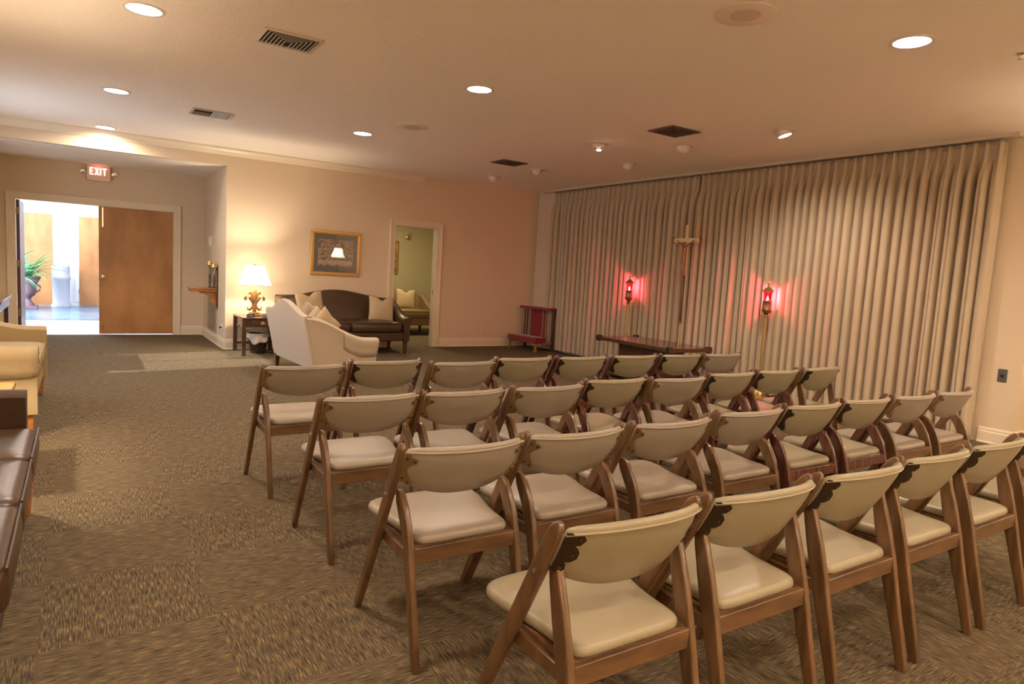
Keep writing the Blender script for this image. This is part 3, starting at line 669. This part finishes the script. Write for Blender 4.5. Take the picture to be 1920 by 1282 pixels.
def table_lamp(loc, label, sc=1, power=26, rz=0):
    t = thing('table_lamp', label, 'lamp', loc, rz)
    MB().box((-.085*sc, -.05*sc, 0), (.085*sc, .05*sc, .022)).box((-.07*sc, -.04*sc, .022), (.07*sc, .04*sc, .05)).build('base', 'goldlamp', t, bevel=.006)
    # fleur-de-lis body
    mb = MB()
    cen = [(0, .05, .03), (0, .09, .022), (0, .13, .028), (0, .155, .018), (0, .19, .030), (0, .25, .042), (0, .30, .044), (0, .36, .030), (0, .41, .010)]
    mb.rings([[Vector((r*cos(2*pi*k/14), .55*r*sin(2*pi*k/14), z)) for k in range(14)] for _, z, r in [(a, b, c) for a, b, c in cen]])
    mb.build('fleur_body', 'goldlamp', t)
    for s in (-1, 1):
        MB().tube([(s*.012, 0, .165), (s*.035, 0, .215), (s*.072, 0, .265), (s*.108, 0, .272), (s*.130, 0, .250), (s*.122, 0, .222), (s*.102, 0, .226)], [.016, .022, .024, .021, .018, .015, .010], 10).build('fleur_leaf', 'goldlamp', t)
        MB().tube([(s*.022, 0, .27), (s*.045, 0, .32), (s*.068, 0, .345), (s*.082, 0, .325), (s*.068, 0, .305)], [.016, .018, .016, .013, .008], 10).build('fleur_leaf', 'goldlamp', t)
        MB().tube([(s*.012, 0, .145), (s*.035, 0, .11), (s*.065, 0, .085), (s*.092, 0, .095), (s*.098, 0, .12), (s*.082, 0, .125)], [.014, .020, .018, .015, .012, .007], 10).build('fleur_leaf', 'goldlamp', t)
    MB().tube([(-.035, 0, .155), (.035, 0, .155)], .013, 10).build('band', 'goldlamp', t)
    MB().tube([(0, 0, .40), (0, 0, .70)], .006, 8).build('stem', 'brass', t)
    # cut-corner rectangular shade, open top and bottom
    def oct(hx, hy, c, z): return [Vector(p) for p in ((hx-c, -hy, z), (hx, -hy+c, z), (hx, hy-c, z), (hx-c, hy, z), (-hx+c, hy, z), (-hx, hy-c, z), (-hx, -hy+c, z), (-hx+c, -hy, z))]
    def rg(z): f = (z-.44)/.28; k = 1-f; q = .112+(.205-.112)*k**1.15; return oct(q, q*.8, .035+.02*k, z)
    MB().rings([rg(.44+.28*i/6) for i in range(7)], False, False).build('lamp_shade', 'shade', t, smooth=False, solid=.003)
    for z in (.44, .72):
        r = rg(z); MB().tube(r+[r[0], r[1]], .0035, 6).build('shade_trim', 'shade_trim', t)
    MB().lathe([(0, 0), (.014, .004), (.008, .012), (.014, .022), (.004, .034), (0, .036)], seg=10).build('finial', 'goldlamp', t).location = (0, 0, .70)
    MB().tube([(-.108, 0, .705), (0, 0, .70), (.108, 0, .705)], .002, 6).build('shade_harp', 'brass', t)
    MB().lathe([(0, 0), (.02, .01), (.03, .04), (.02, .07), (0, .08)], seg=12).build('bulb', 'bulb', t).location = (0, 0, .52)
    point('lamp_bulb', (loc[0], loc[1], loc[2]+.60), power, (1, .85, .66), .035)
    return t
table_lamp((2.09, 9.87, .53), 'lit gold fleur-de-lis table lamp on the mahogany end table', 1, 46)
# counterpart outside the frame on the right, whose light falls on the pier and in the picture glass
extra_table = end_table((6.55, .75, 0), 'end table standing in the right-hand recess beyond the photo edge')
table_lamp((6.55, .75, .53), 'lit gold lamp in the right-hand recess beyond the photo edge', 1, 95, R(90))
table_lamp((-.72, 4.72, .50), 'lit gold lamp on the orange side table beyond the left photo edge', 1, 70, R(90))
for i_, (x_, y_, w_) in enumerate(((1.2, -2.3, 'left'), (4.6, -2.3, 'right'))):  # unseen lamps and tables, added to throw light up onto the ceiling
    end_table((x_, y_, 0), 'added unseen end table against the rear wall behind the camera, %s one' % w_)
    table_lamp((x_, y_, .53), 'added fill lamp on the unseen %s end table behind the camera' % w_, 1, 400)
tag(MB().box((-.07, -.055, 0), (.07, .055, .055)).build('tissue_box', 'tissue', bevel=.004), 'small patterned tissue box on the mahogany end table', 'box').location = (2.21, 9.63, .53)
mb = MB().tube([(-.045, 0, .018), (-.03, 0, .04), (0, 0, .045), (.03, 0, .04), (.045, 0, .018)], [.012, .012, .008, .012, .012], 10).box((-.05, -.03, 0), (.05, .03, .018)); o_ = mb.build('telephone', 'black', bevel=.003); o_.location = (1.985, 9.60, .53); tag(o_, 'small dark handset near the left edge of the end table top', 'telephone')
# waste bin
t = thing('waste_bin', 'dark brown waste bin with pale liner under the end table', 'waste bin', (2.13, 9.80, 0))
MB().lathe([(.10, .0), (.105, .01), (.135, .27), (.142, .275), (.142, .285), (.130, .285), (.10, .02)], seg=28).build('bin_body', 'binbrown', t)
def lin(u, v):
    a = 2*pi*u; r = .146+.010*sin(a*7+v*3)*v+.012*v; return (r*cos(a), r*sin(a), .293-v*(.10+.05*sin(a*2-1.2)+.02*sin(a*5)))
MB().grid(lin, 60, 6).build('liner', 'liner', t, ang=80, solid=.002)

# ---------------------------------------------------------------- framed picture
TILT = R(1.7)
t = thing('framed_picture', 'gold-framed sepia print with grey mat above the brown sofa', 'picture', (3.365, DX-.004, 1.152)); t.rotation_euler = (TILT, 0, 0)
w, h = .395, .69; g = .04; mb = MB()
for a, b in (((-w, 0), (w, g)), ((-w, h-g), (w, h)), ((-w, g), (-w+g, h-g)), ((w-g, g), (w, h-g))): mb.box((a[0], -.030, a[1]), (b[0], -.002, b[1]))
mb.build('frame', 'gold', t, bevel=.008, seg=3)
mb = MB(); q = g+.001
for a, b in (((-w+q, q), (w-q, q+.009)), ((-w+q, h-q-.009), (w-q, h-q)), ((-w+q, q), (-w+q+.009, h-q)), ((w-q-.009, q), (w-q, h-q))): mb.box((a[0], -.022, a[1]), (b[0], -.010, b[1]))
mb.build('frame_lip', 'brasspole', t, smooth=False)
MB().box((-w+g, -.009, g), (w-g, -.004, h-g)).build('mat_board', 'mat_grey', t, smooth=False)
pr_ = MB().box((-w+.115, -.011, .145), (w-.115, -.009, h-.135)).build('print', 'print', t, smooth=False)
MB().box((-w+.125, -.0118, .165), (w-.13, -.0111, .235)).build('print_table', mat('print light band', (.42, .32, .2), .7, var=.3, vscale=18), t, smooth=False)
MB().box((-.02, -.0118, .24), (.14, -.0111, .36)).build('print_basket', mat('print dark basket', (.05, .025, .02), .7, var=.5, vscale=30), t, smooth=False)
MB().box((-w+g, -.016, g), (w-g, -.0145, h-g)).build('glass', 'pane', t, smooth=False)
# picture and sconce in next room
t = thing('framed_picture', 'narrow gold frame edge seen through the doorway in the next room', 'picture', (5.60, OY1-.001, 1.19))
mb = MB(); 
for a, b in (((-.35, 0), (.27, .05)), ((-.35, .67), (.27, .72)), ((-.35, .05), (-.30, .67)), ((.22, .05), (.27, .67))): mb.box((a[0], -.03, a[1]), (b[0], 0, b[1]))
mb.build('frame', 'gold', t, bevel=.006); MB().box((-.30, -.012, .05), (.22, -.006, .67)).build('print', 'print', t, smooth=False)
t = thing('wall_sconce', 'brass wall sconce with clear globe in the next room', 'lamp', (6.08, OY1, 2.0))
k_ = MB().lathe([(0, 0), (.055, 0), (.05, .015), (.02, .03), (.016, .06), (.03, .075), (0, .08)], seg=18).build('backplate', 'brasspole', t); k_.rotation_euler = (R(90), 0, 0)
MB().lathe([(0, -.05), (.035, -.04), (.055, 0), (.04, .045), (0, .06)], seg=16).build('globe', 'pane', t).location = (.02, -.09, .07)

# ---------------------------------------------------------------- exit sign
t = thing('exit_sign', 'illuminated exit sign with two emergency lamps above the double door', 'exit sign', (.265, AY, 2.395))
MB().box((-.155, -.06, 0), (.155, -.005, .235)).build('housing', 'exit_box', t, bevel=.006)
MB().box((-.07, -.055, .235), (.07, 0, AZ-2.395-.0005)).build('mounting_canopy', 'exit_box', t, bevel=.003)
mb = MB(); th = .017; z0, z1 = .085, .195
def lb(a, b): mb.box((a[0], -.066, a[1]), (b[0], -.0605, b[1]))
def diag(xa, za, xb, zb): mb.prism([(xa-th*.6, za), (xa+th*.6, za), (xb+th*.6, zb), (xb-th*.6, zb)], .0055, Matrix(((1, 0, 0, 0), (0, 0, 1, -.066), (0, 1, 0, 0), (0, 0, 0, 1))))
x = -.118; lb((x, z0), (x+th, z1)); lb((x+th, z0), (x+.05, z0+th)); lb((x+th, z1-th), (x+.05, z1)); lb((x+th, (z0+z1-th)/2), (x+.044, (z0+z1+th)/2))
x = -.055; diag(x+.01, z0, x+.052, z1); diag(x+.052, z0, x+.01, z1)
x = .017; lb((x, z0), (x+th, z1))
x = .046; lb((x, z1-th), (x+.062, z1)); lb((x+.0225, z0), (x+.0225+th, z1-th))
mb.build('lettering', 'exit_red', t, smooth=False)
for s in (-1, 1):
    MB().tube([(s*.155, -.03, .12), (s*.185, -.035, .12)], .012, 8).build('bracket', 'exit_box', t)
    l_ = MB().lathe([(0, 0), (.018, .004), (.03, .03), (.034, .05), (.030, .052), (0, .046)], seg=18).build('emergency_lamp', 'chrome', t); l_.location = (s*.21, -.03, .125); l_.rotation_euler = (R(100), R(s*20), 0)
point('exit_glow', (.265, AY-.12, 2.595), .08, (1, .12, .08), .03)

# ---------------------------------------------------------------- things on the alcove side wall
t = thing('wall_thermostat', 'small white control box high on the alcove side wall', 'thermostat', (AX, 11.55, 1.50))
MB().box((-.03, -.08, 0), (0, .08, .155)).build('cover', 'trim', t, bevel=.006); MB().box((-.034, -.035, .05), (-.030, .035, .11)).build('dial', 'white', t, bevel=.004)
t = thing('return_air_grille', 'tall beige return air grille low on the alcove side wall', 'air vent', (AX, 11.32, .17))
mb = MB()
for a, b in (((-.40, 0), (.40, .03)), ((-.40, .97), (.40, 1.0)), ((-.40, .03), (-.37, .97)), ((.37, .03), (.40, .97))): mb.box((-.018, a[0], a[1]), (-.001, b[0], b[1]))
mb.build('frame', 'grille', t, smooth=False)
mb = MB()
for k in range(46): mb.box((-.014, -.37, .035+k*.0203), (-.004, .37, .046+k*.0203))
mb.build('louvres', 'grille', t, smooth=False)
t = thing('wall_shelf', 'carved wooden bracket shelf jutting from the alcove side wall', 'shelf', (AX, 10.95, 0))
MB().box((-.40, -.10, .845), (0, .12, .865)).build('shelf_board', 'orange_wood', t, bevel=.004)
MB().box((-.385, -.085, .80), (0, .105, .845)).build('shelf_moulding', 'orange_wood', t, bevel=.012, seg=3)
ol = [(0, .80), (-.26, .80), (-.24, .775), (-.18, .765), (-.13, .73), (-.10, .67), (-.07, .61), (-.03, .58), (0, .575)]
MB().rings([[Vector((x_, y_, z_)) for x_, z_ in ol] for y_ in (-.03, .0)]).build('carved_bracket', 'orange_wood', t, smooth=False)
MB().box((-.02, -.10, .55), (0, -.06, 1.14)).build('back_post', 'mahogany', t, smooth=False)
for (dx_, dy_, hh, lab) in ((-.10, .03, .41, 'silver goblet with a gilt cup and dark stem on the bracket shelf'), (-.055, -.07, .37, 'pale silver goblet next to the wall on the bracket shelf')):
    t = thing('goblet', lab, 'goblet', (AX+dx_, 10.95+dy_, .865), 0, 'goblets on the wall shelf')
    MB().lathe([(0, 0), (.032, 0), (.03, .008), (.010, .02), (.009, .06), (.018, .07), (.018, hh*.45), (.010, hh*.48)], seg=18).build('stem', 'mahogany', t)
    MB().lathe([(.0, hh*.47), (.018, hh*.5), (.026, hh*.62), (.024, hh*.74), (.034, hh*.80)], seg=18).build('body', 'chrome', t)
    MB().lathe([(.030, hh*.80), (.048, hh*.83), (.05, hh*.9), (.034, hh*.98), (0, hh)], seg=18).build('cup', 'brasspole', t)
t = thing('extension_plug', 'dark plug with thin white cord on the alcove side wall', 'plug', (AX, 10.50, .30))
MB().box((-.006, -.035, -.055), (0, .035, .055)).build('outlet_plate', 'white', t, bevel=.003)
MB().box((-.04, -.014, -.012), (-.006, .014, .012)).build('plug', 'black', t, bevel=.003)
MB().tube([(-.04, 0, 0), (-.05, .03, -.04), (-.045, .08, -.15), (-.04, .11, -.25), (-.045, .14, -.292)], .0035, 6).build('cord', 'white', t)
t = thing('power_outlet', 'small almond power outlet low on the far wall beside the kneeler', 'outlet', (6.198, DX, .278)); MB().box((-.035, -.006, -.057), (.035, 0, .057)).build('plate', 'wall', t, bevel=.002)
for z in (-.03, .012): MB().box((-.014, -.009, z), (.014, -.006, z+.025)).build('socket', 'trim', t, bevel=.001)
t = thing('jack_plate', 'grey metal jack plate with a black socket on the right wall pier', 'wall plate', (RX, 2.565, .655)); MB().box((-.005, -.038, -.062), (0, .038, .062)).build('plate', 'steel', t, bevel=.002)
k_ = MB().lathe([(0, 0), (.014, 0), (.014, .012), (.006, .014), (0, .006)], seg=14).build('socket', 'black', t); k_.rotation_euler = (0, R(-90), 0); k_.location = (-.005, 0, 0)
for z in (-.045, .045): k_ = MB().lathe([(0, 0), (.004, 0), (0, .003)], seg=8).build('screw', 'chrome', t); k_.rotation_euler = (0, R(-90), 0); k_.location = (-.005, 0, z)

# ---------------------------------------------------------------- kneeler
t = thing('kneeler', 'red velvet prayer kneeler in the corner beside the left curtain', 'kneeler', (6.59, 9.68, 0), R(6.5))
MB().box((0, -.38, .145), (.25, .38, .255)).build('knee_pad', 'red', t, bevel=.02, seg=3)
MB().box((.27, -.40, .725), (.46, .40, .775)).build('arm_rest', 'red', t, bevel=.015, seg=3)
MB().box((.40, -.16, .20), (.42, .22, .73)).build('back_panel', 'red', t, bevel=.004)
for y_ in (-.35, -.27, -.19, .26, .33, ): MB().tube([(.33, y_, .13), (.33, y_, .30), (.33, y_, .72)], .011, 8).build('spindle', 'kneeler_wood', t)
MB().box((.40, -.39, .0), (.445, -.345, .73)).build('post', 'mahogany', t, bevel=.003); MB().box((.40, .345, 0), (.445, .39, .73)).build('post', 'mahogany', t, bevel=.003)
for y_ in (-.355, .355):
    MB().box((.02, y_-.02, 0), (.06, y_+.02, .145)).build('leg', 'kneeler_wood', t, bevel=.003)
    MB().box((.06, y_-.018, .125), (.42, y_+.018, .16)).build('side_rail', 'kneeler_wood', t, bevel=.003)

# ---------------------------------------------------------------- bier in front of the curtains
t = thing('casket_bier', 'low dark wooden casket bier in front of the left curtain', 'bier', (6.37, 6.27, 0), R(-3.5))
MB().box((-.36, -.74, .495), (.36, .74, .545)).build('top_board', 'mahogany', t, bevel=.004)
for sx in (-1, 1):
    for sy_ in (-1, 1): MB().box((sx*.33-.03, sy_*.70-.035, .48), (sx*.33+.03, sy_*.70+.035, .562)).build('corner_bumper', 'black', t, bevel=.006)
MB().box((-.20, -.42, .10), (.20, .42, .495)).build('pedestal', 'mahogany', t, bevel=.004)
MB().box((-.32, -.62, .05), (.32, .62, .10)).build('base_board', 'mahogany', t, bevel=.006)
for sx in (-1, 1):
    for sy_ in (-1, 1):
        k_ = MB().tube([(-.012, 0, .027), (.012, 0, .027)], .026, 14).build('caster', 'brasspole', t); k_.location = (sx*.27, sy_*.56, 0)

# ---------------------------------------------------------------- torches and crucifix
def torch(x, y, lab):
    t = thing('torch_lamp', lab, 'torch lamp', (x, y, 0), 0, 'red glass torch lamps beside the crucifix')
    MB().lathe([(0, 0), (.125, 0), (.125, .015), (.10, .03), (.07, .035), (.07, .09), (.055, .12), (.03, .14), (.022, .16)], seg=28).build('base', 'brasspole', t)
    MB().lathe([(.018, .14), (.017, .6), (.022, .98), (.024, 1.0)], seg=16).build('pole', 'brasspole', t)
    MB().lathe([(.0, .985), (.022, .99), (.030, 1.0), (.022, 1.02), (.030, 1.04), (.056, 1.06), (.060, 1.08), (.052, 1.09), (.050, 1.18), (.056, 1.19), (.050, 1.195), (.0, 1.195)], seg=24).build('cup', 'bronze_fig', t)
    MB().lathe([(.040, 1.195), (.042, 1.22), (.050, 1.30)], seg=24, cap=False).build('glass_chimney', 'redglass', t)
    MB().lathe([(.066, 1.298), (.070, 1.305), (.058, 1.32), (.030, 1.345), (.012, 1.36), (.010, 1.375), (.014, 1.385), (.004, 1.40), (.006, 1.415), (0, 1.425)], seg=24, cap=False).build('cap', 'brasspole', t)
    for k in range(5):
        a = 2*pi*k/5; MB().tube([(.052*cos(a), .052*sin(a), 1.19), (.058*cos(a), .058*sin(a), 1.30)], .0025, 6).build('strut', 'brasspole', t)
    MB().lathe([(0, 1.197), (.014, 1.20), (.017, 1.215), (.008, 1.232), (0, 1.236)], seg=12).build('bulb', 'bulb', t)
    point('torch_light', (x, y, 1.250), 10, (1, .62, .72), .008)
torch(6.93, 7.36, 'brass torch lamp with glowing red glass left of the crucifix'); torch(6.93, 4.96, 'brass torch lamp with glowing red glass right of the crucifix')
t = thing('standing_crucifix', 'tall processional crucifix standing before the gap between the two curtains', 'crucifix', (6.90, 6.28, 0))
MB().lathe([(0, 0), (.13, 0), (.13, .012), (.05, .03), (.018, .05)], seg=24).build('base', 'bronze_fig', t)
MB().tube([(0, 0, .04), (0, 0, .80)], .013, 10).build('pole', 'brasspole', t)
MB().tube([(0, 0, .79), (0, 0, .80), (0, 0, .82), (0, 0, .83)], [.013, .024, .024, .014], 10).build('collar', 'bronze_fig', t)
MB().box((-.012, -.014, .82), (.012, .014, 1.45)).build('lower_shaft', 'wood_red', t, bevel=.002)
MB().box((-.012, -.028, 1.45), (.012, .028, 2.13)).box((-.012, -.225, 1.895), (.012, -.028, 1.955)).box((-.012, .028, 1.895), (.012, .225, 1.955)).build('cross', 'beigecross', t, bevel=.002)
for s in (-1, 1): MB().box((-.016, s*.232-.01, 1.885), (.016, s*.232+.01, 1.97)).build('finial', 'bronze_fig', t, bevel=.003)
# corpus: one continuous skinned figure
def corpus(parent):
    J = [(0, 0, 1.62, .020), (0, 0, 1.70, .017), (0, 0, 1.80, .024), (0, 0, 1.85, .010), (-.008, .008, 1.885, .017), (-.006, .008, 1.905, .012),
         (0, .03, 1.845, .011), (0, .095, 1.885, .008), (0, .155, 1.925, .006), (0, -.03, 1.845, .011), (0, -.095, 1.885, .008), (0, -.155, 1.925, .006),
         (-.012, .014, 1.52, .014), (0, .006, 1.40, .009), (-.01, .002, 1.365, .007), (-.010, -.012, 1.52, .014), (.0, -.004, 1.40, .009), (-.01, -.002, 1.36, .007)]
    E_ = [(0, 1), (1, 2), (2, 3), (3, 4), (4, 5), (2, 6), (6, 7), (7, 8), (2, 9), (9, 10), (10, 11), (0, 12), (12, 13), (13, 14), (0, 15), (15, 16), (16, 17)]
    me = bpy.data.meshes.new('corpus'); me.from_pydata([(x-.030, y, z) for x, y, z, r in J], E_, []); o = bpy.data.objects.new('corpus', me); COL.objects.link(o); o.parent = parent
    md = o.modifiers.new('skin', 'SKIN'); 
    for i, (x, y, z, r) in enumerate(J): me.skin_vertices[0].data[i].radius = (r, r)
    me.skin_vertices[0].data[0].use_root = True
    sb = o.modifiers.new('sub', 'SUBSURF'); sb.levels = 2; sb.render_levels = 2; me.materials.append(M['bronze_fig']); md.use_smooth_shade = True
    return o
co = corpus(t)
MB().lathe([(.022, 1.585), (.026, 1.60), (.027, 1.64), (.022, 1.655)], c=(-.030, 0, 0), seg=14, cap=False).build('loincloth', 'bronze_fig', co)

# ---------------------------------------------------------------- foyer objects
def urn(loc, lab, plant):
    t = thing('urn_planter', lab, 'planter', loc, 0, 'foyer urns')
    MB().box((-.17, -.17, 0), (.17, .17, .07)).build('plinth', 'urn', t, bevel=.006)
    MB().lathe([(0, .07), (.13, .07), (.12, .10), (.07, .16), (.05, .21), (.07, .25), (.12, .29), (.16, .37), (.15, .45), (.17, .55), (.22, .64), (.24, .69), (.22, .70), (.19, .66), (.0, .64)], seg=32).build('bowl', 'urn', t)
    for s in (-1, 1): MB().tube([(s*.14, 0, .36), (s*.21, 0, .40), (s*.22, 0, .48), (s*.17, 0, .52)], .016, 8).build('handle', 'urn', t)
    p = thing('leafy_plant', plant, 'plant', (loc[0], loc[1], loc[2]+.64), 0, 'plants in the foyer urns'); rnd = random.Random(11+int(loc[1]))
    MB().lathe([(0, 0), (.17, 0), (.17, .025), (0, .03)], seg=20).build('soil', 'soil', p)
    for k in range(64):
        a = rnd.uniform(0, 2*pi); L_ = rnd.uniform(.45, .86); el = rnd.uniform(R(35), R(85)); wd = rnd.uniform(.018, .032); dr = rnd.uniform(.6, 1.3); mb = MB(); n = 8; vs = []
        for i in range(n+1):
            f = i/n; e2 = el-dr*f*1.3; rr = L_*f*cos((el+e2)/2); z = L_*f*sin((el+e2)/2)+.03; ww = wd*sin(pi*min(1, f*.93+.07))**.7
            c_ = Vector((cos(a)*(rr+.02), sin(a)*(rr+.02), z)); sd = Vector((-sin(a), cos(a), 0)); vs += [c_-sd*ww, c_+Vector((0, 0, -.25*ww)), c_+sd*ww]
        fs = []
        for i in range(n): q = i*3; fs += [(q, q+1, q+4, q+3), (q+1, q+2, q+5, q+4)]
        mb.add(vs, fs).build('leaf', 'leaf', p, ang=80, solid=.002)
urn((-.92, 17.45, 0), 'dark stone urn at the back of the sunlit foyer', 'arching green plant in the back foyer urn')
urn((-1.08, 14.35, 0), 'dark stone urn just inside the foyer behind the open door leaf', 'arching green plant in the nearer foyer urn')
t = thing('chimney_pot', 'pale round chimney pot with a notched rim in the foyer', 'chimney pot', (-.345, 18.15, 0))
MB().lathe([(.19, 0), (.19, .05), (.165, .08), (.168, .60), (.182, .64), (.182, .69), (.170, .71), (.172, .90), (.155, .90), (.15, .2), (.0, .2)], seg=32).build('pot_body', 'stone', t)
for k in range(10):
    a = 2*pi*k/10; MB().box((-.022, -.012, 0), (.022, .012, .06), Matrix.Translation((.163*cos(a), .163*sin(a), .895)) @ Matrix.Rotation(a+pi/2, 4, 'Z')).build('rim_merlon', 'stone', t, smooth=False)
